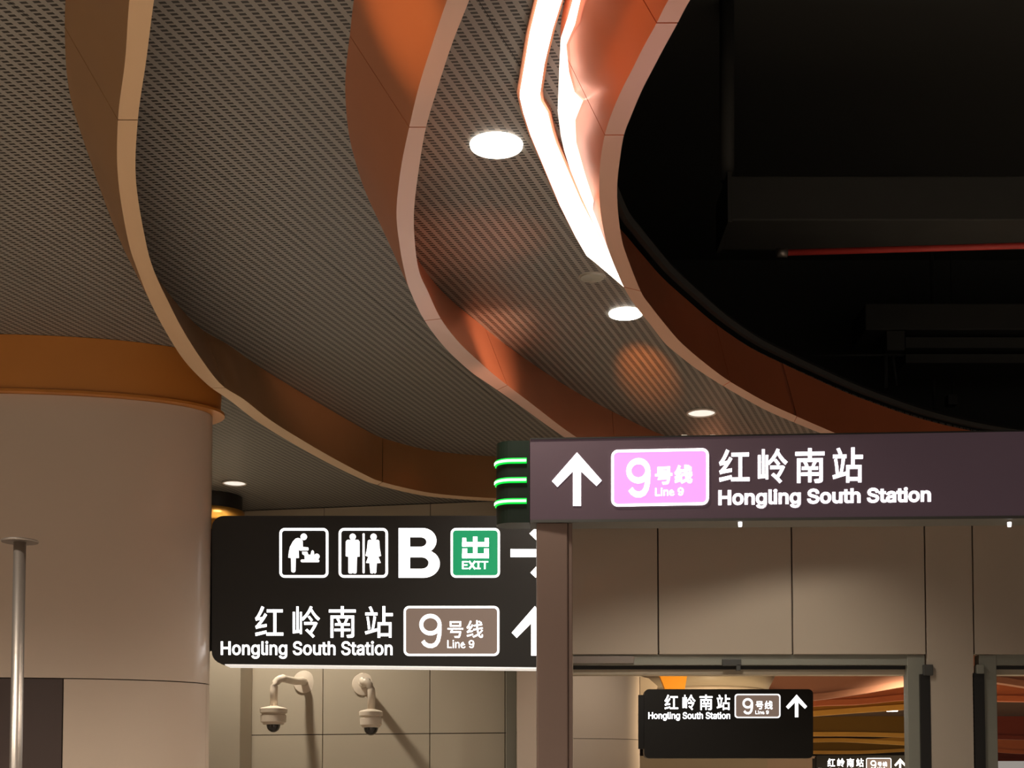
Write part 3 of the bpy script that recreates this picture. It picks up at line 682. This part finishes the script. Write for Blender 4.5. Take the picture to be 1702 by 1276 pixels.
# ---------------------------------------------------------------- large black hanging sign
DB = 8.42
fb = Face(350, DB, 950, DB)
root = empty('direction_sign', fb.p(640, 1105), 'large black two-row direction sign with B and EXIT, fixed to the beige column', 'sign')
panel_solid('sign_box', fb, rrect(352, 857, 948, 1103, 20, 0, bot=6), .16, M_BLACK, root)
bm = bmesh.new(); prism(bm, [fb.p(374, 1103.5, .002), fb.p(940, 1109.5, .002), fb.p(940, 1109.5, -.16), fb.p(374, 1103.5, -.16)], Vector((0, 0, -.007)))
M_GLOW = mat('sign_underside_strip', (.9, .9, .88), .3, emit=.55, ecol=(1, .97, .92)); o = link_bm('underside_strip', bm, M_GLOW, root)
panel_solid('bracket', fb, [(336, 876), (356, 876), (356, 1079), (336, 1079)], .05, M_BLACK, root, front=-.05)
for y in (872, 910, 1045, 1076):
    panel_solid('bracket_clamp', fb, [(332, y-1), (341, y-1), (341, y+9), (332, y+9)], .07, M_BLACK, root, front=-.035)
def icon_frame(x0, y0, x1, y1, r, wd, m, col=None, colm=None):
    if colm: put('icon_plate', fb, [[rrect(x0+1, y0+1, x1-1, y1-1, r)]], colm, root, th=.002)
    put('icon_border', fb, [[rrect(x0, y0, x1, y1, r), rrect(x0+wd, y0+wd, x1-wd, y1-wd, r-wd)]], m, root, base=.002)
icon_frame(464.5, 877.5, 546, 960, 9, 4.2, M_WHITE_E)
icon_frame(563, 877.5, 645, 960, 9, 4.2, M_WHITE_E)
icon_frame(749, 877.5, 831, 960, 9, 3.8, M_WHITE_E, colm=M_GREEN_E)
T = lambda L: [(455+x/8.51, 870+y/8.51) for x, y in L]
mother = [(345,203),(385,215),(410,245),(412,330),(486,336),(495,358),(486,380),(372,382),(352,368),(357,485),(312,487),(308,670),(295,688),(275,692),(258,686),(248,672),(245,487),(205,480),(215,400),(230,330),(270,255),(310,212)]
baby = [(400,398),(475,398),(490,440),(522,442),(532,392),(550,375),(568,392),(572,440),(585,470),(575,505),(440,508),(435,450),(405,432)]
put('baby_change_pictogram', fb, [[T(mother)], [T(ell(425, 187, 46, 46))], [T(baby)], [T(ell(610, 465, 39, 40))], [T(rrect(382, 508, 645, 546, 18))]], M_WHITE_E, root)
man = [(1020,255),(1040,230),(1195,230),(1215,255),(1215,465),(1178,470),(1172,690),(1158,706),(1128,706),(1117,688),(1106,706),(1070,706),(1055,690),(1055,470),(1018,460)]
woman = [(1330,245),(1348,230),(1478,230),(1493,245),(1500,350),(1518,455),(1480,468),(1515,555),(1457,560),(1450,690),(1432,708),(1412,694),(1395,708),(1366,698),(1355,560),(1305,555),(1337,468),(1298,455),(1320,350)]
put('restroom_pictogram', fb, [[T(man)], [T(ell(1117, 187, 45, 45))], [T(woman)], [T(ell(1412, 187, 45, 45))], [T(rrect(1257, 138, 1286, 702, 12))]], M_WHITE_E, root)
text('exit_letter', 'B', fb, M_WHITE_E, root, (662.5, 731, 877.5, 877.5, 960, 960), 0)
U = lambda a, b, c, d: [(655+a/5.43, 870+b/5.43), (655+c/5.43, 870+b/5.43), (655+c/5.43, 870+d/5.43), (655+a/5.43, 870+d/5.43)]
put('exit_character', fb, [[U(712,118,752,312)], [U(615,167,855,208)], [U(615,130,652,207)], [U(818,130,855,207)], [U(615,270,855,312)], [U(615,225,660,312)], [U(812,225,855,312)]], M_WHITE_E, root, base=.002)
text('exit_lettering', 'EXIT', fb, M_WHITE_E, root, (768, 811.5, 931.7, 931.7, 946.5, 946.5), 14, .002)
put('arrow', fb, [[arrow(937, 919, 1.0, rot=1)]], M_WHITE_E, root)
text('station_lettering', '红岭南站', fb, M_WHITE_E, root, (424, 653, 1007, 1007, 1060, 1060), 3, gap=425)
text('station_lettering', 'Hongling South Station', fb, M_WHITE_E, root, (367, 652.5, 1065, 1065, 1094.5, 1095), 17)
put('line_plate', fb, [[rrect(672, 1008, 829, 1089, 8)]], M_BROWN_E, root, th=.002)
put('line_plate_border', fb, [[rrect(671, 1007, 830, 1090, 9), rrect(674.6, 1010.6, 826.4, 1086.4, 6)]], M_WHITE_E, root, base=.002)
text('numeral', '9', fb, M_WHITE_E, root, (697, 734, 1020, 1020, 1077, 1077), 0, .002, wt=62)
text('line_lettering', '号线', fb, M_WHITE_E, root, (744, 803, 1031, 1031, 1060, 1060), 3, .002, gap=385)
text('line_lettering', 'Line 9', fb, M_WHITE_E, root, (743.5, 788, 1063.5, 1063.5, 1077, 1077), 4, .002)
put('arrow', fb, [[arrow(889, 1007, .93)]], M_WHITE_E, root)

# ---------------------------------------------------------------- smaller black signs beyond the doorway
def small_sign(D, fr, k, x, y, label, full=True):
    """k: pixels per pixel of the model drawn at the first doorway sign"""
    f = Face(x-10, D, x+10, D)
    Q = lambda a, b: (x+(a-1071)*k, y+(b-1145)*k)
    r = empty('direction_sign', f.p(*Q(1211, 1260)), label, 'sign', 'small black line signs beyond the doorway')
    panel_solid('sign_box', f, [Q(a, b) for a, b in rrect(1071, 1145, 1351.5, 1260, 8)], .16, M_BLACK, r)
    panel_solid('bracket', f, [Q(1062, 1154), Q(1074, 1154), Q(1074, 1244), Q(1062, 1244)], .05, M_BLACK, r, front=-.05)
    def qd(a, b, c, d): (p, q), (s_, t) = Q(a, c), Q(b, d); return (p, s_, q, q, t, t)
    th = .004
    put('line_plate', f, [[[Q(a, b) for a, b in rrect(1222, 1154, 1296, 1192, 4)]]], M_BROWN_E, r, th=.003)
    put('line_plate_border', f, [[[Q(a, b) for a, b in rrect(1221, 1153, 1297, 1193, 5)], [Q(a, b) for a, b in rrect(1223, 1155, 1295, 1191, 3.5)]]], M_WHITE_E, r, base=.003)
    text('station_lettering', '红岭南站', f, M_WHITE_E, r, qd(1104.5, 1213.5, 1154, 1180), 5, gap=425)
    text('station_lettering', 'Hongling South Station', f, M_WHITE_E, r, qd(1077.5, 1213.6, 1183, 1197.5), 17)
    text('numeral', '9', f, M_WHITE_E, r, qd(1234, 1251.5, 1160, 1187), 0, .003, wt=72)
    text('line_lettering', '号线', f, M_WHITE_E, r, qd(1256, 1284, 1164.5, 1178.5), 5, .003, gap=385)
    text('line_lettering', 'Line 9', f, M_WHITE_E, r, qd(1255.5, 1277.5, 1180.5, 1186.5), 4, .003)
    put('arrow', f, [[[Q(a, b) for a, b in arrow(1324, 1154, .425)]]], M_WHITE_E, r)
small_sign(15.6, None, 1.0, 1071, 1145, 'small black direction sign seen whole through the first doorway')
small_sign(26.0, None, .55, 1357, 1255, 'tiny black direction sign cut by the lower frame edge, beyond the small one')

# ---------------------------------------------------------------- steel pole at the left
DP = 6.2
a = atD(33, 899, DP); bt = atD(33, 1276, DP)
r = empty('steel_pole', (a.x, DP, 0), 'slim steel pole with a flat round top plate in front of the column', 'pole')
bm = bmesh.new(); tube(bm, [(a.x, DP, 0), (a.x, DP, a.z-.004)], .0275, 24); link_bm('pole', bm, M_STEEL, r, True)
bm = bmesh.new(); lathe(bm, (a.x, DP, a.z), [(0, -.006), (.079, -.006), (.082, -.002), (.079, .003), (0, .003)], 40); link_bm('top_plate', bm, M_STEEL, r)

# ---------------------------------------------------------------- dome cameras on the back wall
def dome_camera(label, wall_px, end_px, house, dome, Dc):
    fx, fy = wall_px; x0, y0, x1, y1 = house; dx0, dy0, dx1, dy1 = dome
    X_, Dw = wall_xy(fx); Dw -= .02
    fl = atD(fx, fy, Dw)
    hc = (x0+x1)/2
    top = atD(hc, y0, Dc); bot = atD(hc, y1, Dc); rad = (x1-x0)/2/F*Dc
    t = empty('dome_camera', fl, label, 'camera', 'dome cameras on the cream wall')
    bm = bmesh.new(); tube(bm, [fl, fl+Vector((0, -.012, 0)), fl+Vector((0, -.024, 0))], [.105, .100, .045], 32); link_bm('wall_flange', bm, M_CAMW, t, False)
    e = atD(hc+1, end_px, Dc); e.z = fl.z-.012
    p = [fl+Vector((0, -.02, 0)), fl+Vector((0, -.10, 0)) , Vector((fl.x*.75+e.x*.25, (fl.y*.6+Dc*.4), e.z-.0)), Vector((e.x+ (fl.x-e.x)*.35, Dc+.03, e.z))]
    n = 5
    for i in range(n+1):
        s = i/n*PI/2
        p.append(Vector((e.x+.08*(1-math.sin(s))*(1 if fl.x > e.x else -1), Dc, e.z-.10*(1-math.cos(s)))))
    p.append(Vector((e.x, Dc, top.z-.01)))
    bm = bmesh.new(); tube(bm, p, .034, 16); link_bm('bracket_arm', bm, M_CAMW, t, True)
    H = top.z-bot.z; c = Vector((bot.x, Dc, bot.z))
    bm = bmesh.new(); lathe(bm, c, [(.0, 0), (rad*.74, 0), (rad*.80, H*.10), (rad*.93, H*.14), (rad*.95, H*.50), (rad*.86, H*.54), (rad*.86, H*.60), (rad*1.0, H*.64), (rad*1.02, H*.84), (rad*.90, H*.90), (.035, H*1.0), (0, H)], 32)
    o = link_bm('housing', bm, M_CAMW, t, True); o.data.set_sharp_from_angle(angle=math.radians(35))
    dr = (dx1-dx0)/2/F*Dc; dh = (dy1-dy0)/F*Dc
    bm = bmesh.new(); lathe(bm, c, [(dr*math.cos(k/8*PI/2), -dh*math.sin(k/8*PI/2)) for k in range(9)], 28); link_bm('dome', bm, M_DOME, t, True)
dome_camera('white dome camera with the longer swan-neck arm, left of the two', (506, 1133), 1127, (432, 1173, 477, 1204), (439, 1204, 462, 1217), 12.15)
dome_camera('white dome camera with the short bent arm, right of the two', (604, 1137), 1128, (597, 1178, 636, 1209), (607, 1209, 631, 1222), 12.1)

# ---------------------------------------------------------------- ducts and pipes inside the dark opening
def duct(name, x0, x1, yt, yb, D, dep, m, label, flanges=()):
    a = atD(x0, yt, D); b = atD(x1, yb, D)
    t = empty(name, ((a.x+b.x)/2, D, b.z), label, 'duct')
    box('casing', (a.x, D, b.z), (b.x, D+dep, a.z), m, t, .01)
    for fx in flanges:
        q = atD(fx, yt, D)
        box('flange', (q.x-.015, D-.02, b.z-.02), (q.x+.015, D+dep, a.z+.02), m, t, .003)
    return t
d_ = duct('air_duct', 1212, 2300, 292, 366, 9.0, .50, M_DUCT, 'broad grey air duct high in the dark ceiling opening', (1212,))
duct('air_duct', 1438, 2300, 504, 548, 12.0, .5, M_DUCT, 'lower grey air duct in the dark opening, with two ribbed ledges')
dd = bpy.data.objects['air_duct.001']
for y0, y1 in ((560, 578), (588, 603)):
    a = atD(1505, y0, 12.05); b = atD(2300, y1, 12.05); box('ledge', (a.x, 12.05, b.z), (b.x, 12.5, a.z), M_DUCT, dd, .004)
a = atD(1296, 425, 8.9); b = atD(2300, 425, 8.9); a.z += 0.0
t = empty('sprinkler_pipe', a, 'thin red pipe running under the broad grey duct', 'pipe')
bm = bmesh.new(); tube(bm, [Vector((a.x, 8.85, a.z)), Vector((b.x, 8.55, a.z))], .020, 12); link_bm('pipe', bm, M_RED, t, True)
bm = bmesh.new(); tube(bm, [Vector((a.x-.03, 8.85, a.z)), Vector((a.x+.04, 8.85, a.z))], .030, 12); link_bm('end_cap', bm, M_STEEL, t, True)
for x0, y0, x1, y1, D, r_, nm in ((1345, 590, 1505, 590, 12.1, .010, 'conduit'), (1472, 590, 1472, 645, 12.1, .02, 'hanger'), (1484, 590, 1490, 640, 12.1, .012, 'hanger')):
    a = atD(x0, y0, D); b = atD(x1, y1, D); bm = bmesh.new(); tube(bm, [a, b], r_, 8); link_bm(nm, bm, M_DUCT, dd, True)
pixbox('end_box', 1474, 549, 1504, 582, 12.0, .2, M_DUCT, dd, .008)
a = atD(1208, 0, 9.1); a.z = EYE+5.4; b = atD(1208, 300, 9.1)
t = empty('conduit', b, 'tall faint conduit dropping to the broad duct', 'pipe'); bm = bmesh.new(); tube(bm, [a, b], .05, 10); link_bm('pipe', bm, M_DUCT, t, True)
t = empty('hanging_box', atD(1585, 663, 12.5), 'small grey box hanging on a rod in the dark opening', 'box')
pixbox('casing', 1576, 655, 1592, 672, 12.5, .1, M_DUCT, t, .005)
a = atD(1584, 655, 12.55); bm = bmesh.new(); tube(bm, [a, (a.x, a.y, EYE+5.4)], .006, 6); link_bm('rod', bm, M_RAIL, t)
a = atD(1553, 705, 12.8); bm = bmesh.new(); tube(bm, [a, (a.x, a.y, EYE+5.4)], .016, 8)
t = empty('hanger_rod', a, 'lone vertical hanger rod near the copper fin edge', 'rod'); link_bm('rod', bm, M_DUCT, t, True)

# ---------------------------------------------------------------- far fins and column seen through the doorways
def far_fin(D, pts, m, label, bow=0.0):
    """upright curved ribbon; pts (px, y_top, y_bottom)"""
    P = [(atD(x, yt, D+bow*(i-len(pts)/2)), atD(x, yb, D+bow*(i-len(pts)/2))) for i, (x, yt, yb) in enumerate(pts)]
    A1 = catmull([p[0] for p in P], 5); B1 = catmull([p[1] for p in P], 5)
    t = empty('curved_ceiling_fin', B1[len(B1)//2], label, 'ceiling fin', 'far curved fins beyond the doorways')
    vs, fc = [], []
    for a, b in zip(A1, B1):
        vs += [a, b, b+Vector((0, .18, 0)), a+Vector((0, .18, 0))]
    for i in range(len(A1)-1):
        k = 4*i
        for j in range(4): fc.append((k+j, k+(j+1) % 4, k+4+(j+1) % 4, k+4+j))
    e = 4*(len(A1)-1); fc += [(0, 3, 2, 1), (e, e+1, e+2, e+3)]
    link('fin_segment', vs, fc, m, t)
    # bottom edge strip, proud of the face
    vs2, fc2 = [], []
    for b in B1: vs2 += [b+Vector((0, -.04, -.05)), b+Vector((0, -.04, .06)), b+Vector((0, .2, .06)), b+Vector((0, .2, -.05))]
    for i in range(len(B1)-1):
        k = 4*i
        for j in range(4): fc2.append((k+j, k+(j+1) % 4, k+4+(j+1) % 4, k+4+j))
    fc2 += [(0, 3, 2, 1), (e, e+1, e+2, e+3)]
    link('edge_strip', vs2, fc2, M_FAREDGE if m in (M_FAROLIVE, M_FARGOLD) else m, t)
far_fin(24, [(1040,1080,1119),(1120,1080,1122),(1200,1080,1128),(1320,1080,1158),(1420,1080,1150),(1520,1080,1134),(1620,1080,1126),(1760,1080,1145),(1850,1080,1150)], M_FARBROWN, 'brown-orange ceiling band highest in the first doorway')
far_fin(27, [(1320,1140,1172),(1370,1140,1168),(1430,1135,1166),(1520,1125,1158),(1620,1120,1160),(1760,1120,1162),(1850,1120,1160)], M_FARCOP, 'orange ceiling band behind the brown-orange one')
far_fin(29, [(1300,1158,1188),(1350,1158,1186),(1430,1158,1180),(1520,1155,1174),(1600,1155,1170)], M_FARGOLD, 'golden ceiling strip above the small far light')
far_fin(37, [(1330,1192,1220),(1420,1190,1220),(1520,1190,1222),(1600,1190,1222)], M_FAROLIVE, 'dark olive-gold ceiling band below the golden strip')
far_fin(36, [(1640,1190,1224),(1700,1190,1226),(1800,1190,1226)], M_FARRED, 'dark red ceiling band in the right doorway')
far_fin(42, [(1330,1226,1231),(1400,1226,1230),(1460,1227,1233),(1520,1222,1236),(1600,1222,1238)], M_FARGOLD, 'thin bright gold ceiling strip beyond the olive-gold band')
far_fin(46, [(1330,1232,1250),(1430,1232,1250),(1520,1232,1246),(1600,1232,1246)], M_FAROLIVE, 'lowest gold ceiling band just above the tiny sign')
far_fin(44, [(1640,1228,1245),(1700,1228,1250),(1800,1228,1250)], M_FARCOP, 'lowest copper ceiling band in the right doorway')
far_fin(50, [(1640,1250,1262),(1700,1250,1262),(1800,1250,1262)], M_FARRED, 'dark red sliver at the bottom of the right doorway')
# far round collar and lip above the small sign
c = atD(1180, 1110, 22.5)
t = empty('round_ceiling_bowl', c, 'cream round bowl edge with an orange glow above the small black sign', 'ceiling bowl')
for x0, x1, yb, m, nm in ((1095, 1312, 1137, M_WALL, 'bowl'), ):
    a = atD(x0-30, yb, 21); b = atD(x1, yb, 21); rx = (b.x-a.x)/2; cx = (a.x+b.x)/2
    bm = bmesh.new(); shell(bm, cx, 22.2, rx*.88, 1.0, rx, 1.2, a.z-.04, atD(0, 1112, 21).z, 0, 2*PI, .03, 48); link_bm(nm, bm, m, t, True)
    bm = bmesh.new(); shell(bm, cx, 22.2, rx*.885, 1.02, rx*.89, 1.03, a.z-.06, a.z-.01, 0, 2*PI, .05, 48); link_bm('lip', bm, M_CAMW, t, True)
far_am = [atD(x, 1150, 20.6) for x in (1096, 1120, 1143)]  # flat piece whose amber colour stands for the bowl's orange glow
bm = bmesh.new(); zt_ = atD(1120, 1112, 20.6).z
prism(bm, [Vector((far_am[0].x-.03, 20.6, zt_)), Vector((far_am[2].x+.01, 20.6, zt_)), Vector((far_am[2].x-.05, 20.6, far_am[2].z)), Vector((far_am[0].x+.10, 20.6, far_am[0].z))], Vector((0, .12, 0)))
o = link_bm('amber_glow', bm, M_FARGLOW, t); o['label'] = 'orange glow on the bowl, put in as an amber piece'
bm = bmesh.new(); q_ = [atD(1064, 1124, 19.5), atD(1078, 1127, 19.5), atD(1093, 1140, 19.5), atD(1090, 1152, 19.5), atD(1064, 1156, 19.5)]
prism(bm, q_, Vector((0, .15, 0))); link_bm('rim_corner', bm, M_CAMW, t)
c = atH(1483, 1182, HC-.03)
t = empty('recessed_downlight', c, 'tiny lit downlight between the far golden ceiling strips', 'light')
bm = bmesh.new(); lathe(bm, c, [(0, 0), (.16, 0), (.17, .02), (0, .03)], 20); link_bm('lens', bm, M_LAMP, t)
# far cream walls under the small sign
a = atD(1040, 1256, 30); b = atD(1275, 1256, 30); c = atD(1356, 1256, 30)
sh = box('wall_far.001', (a.x, 30, 0), (b.x, 30.3, a.z), M_WALL); tag(sh, kind='structure')
sh = box('wall_far.002', (b.x+.01, 30.05, 0), (c.x, 30.3, a.z), M_BEIGE); tag(sh, kind='structure')
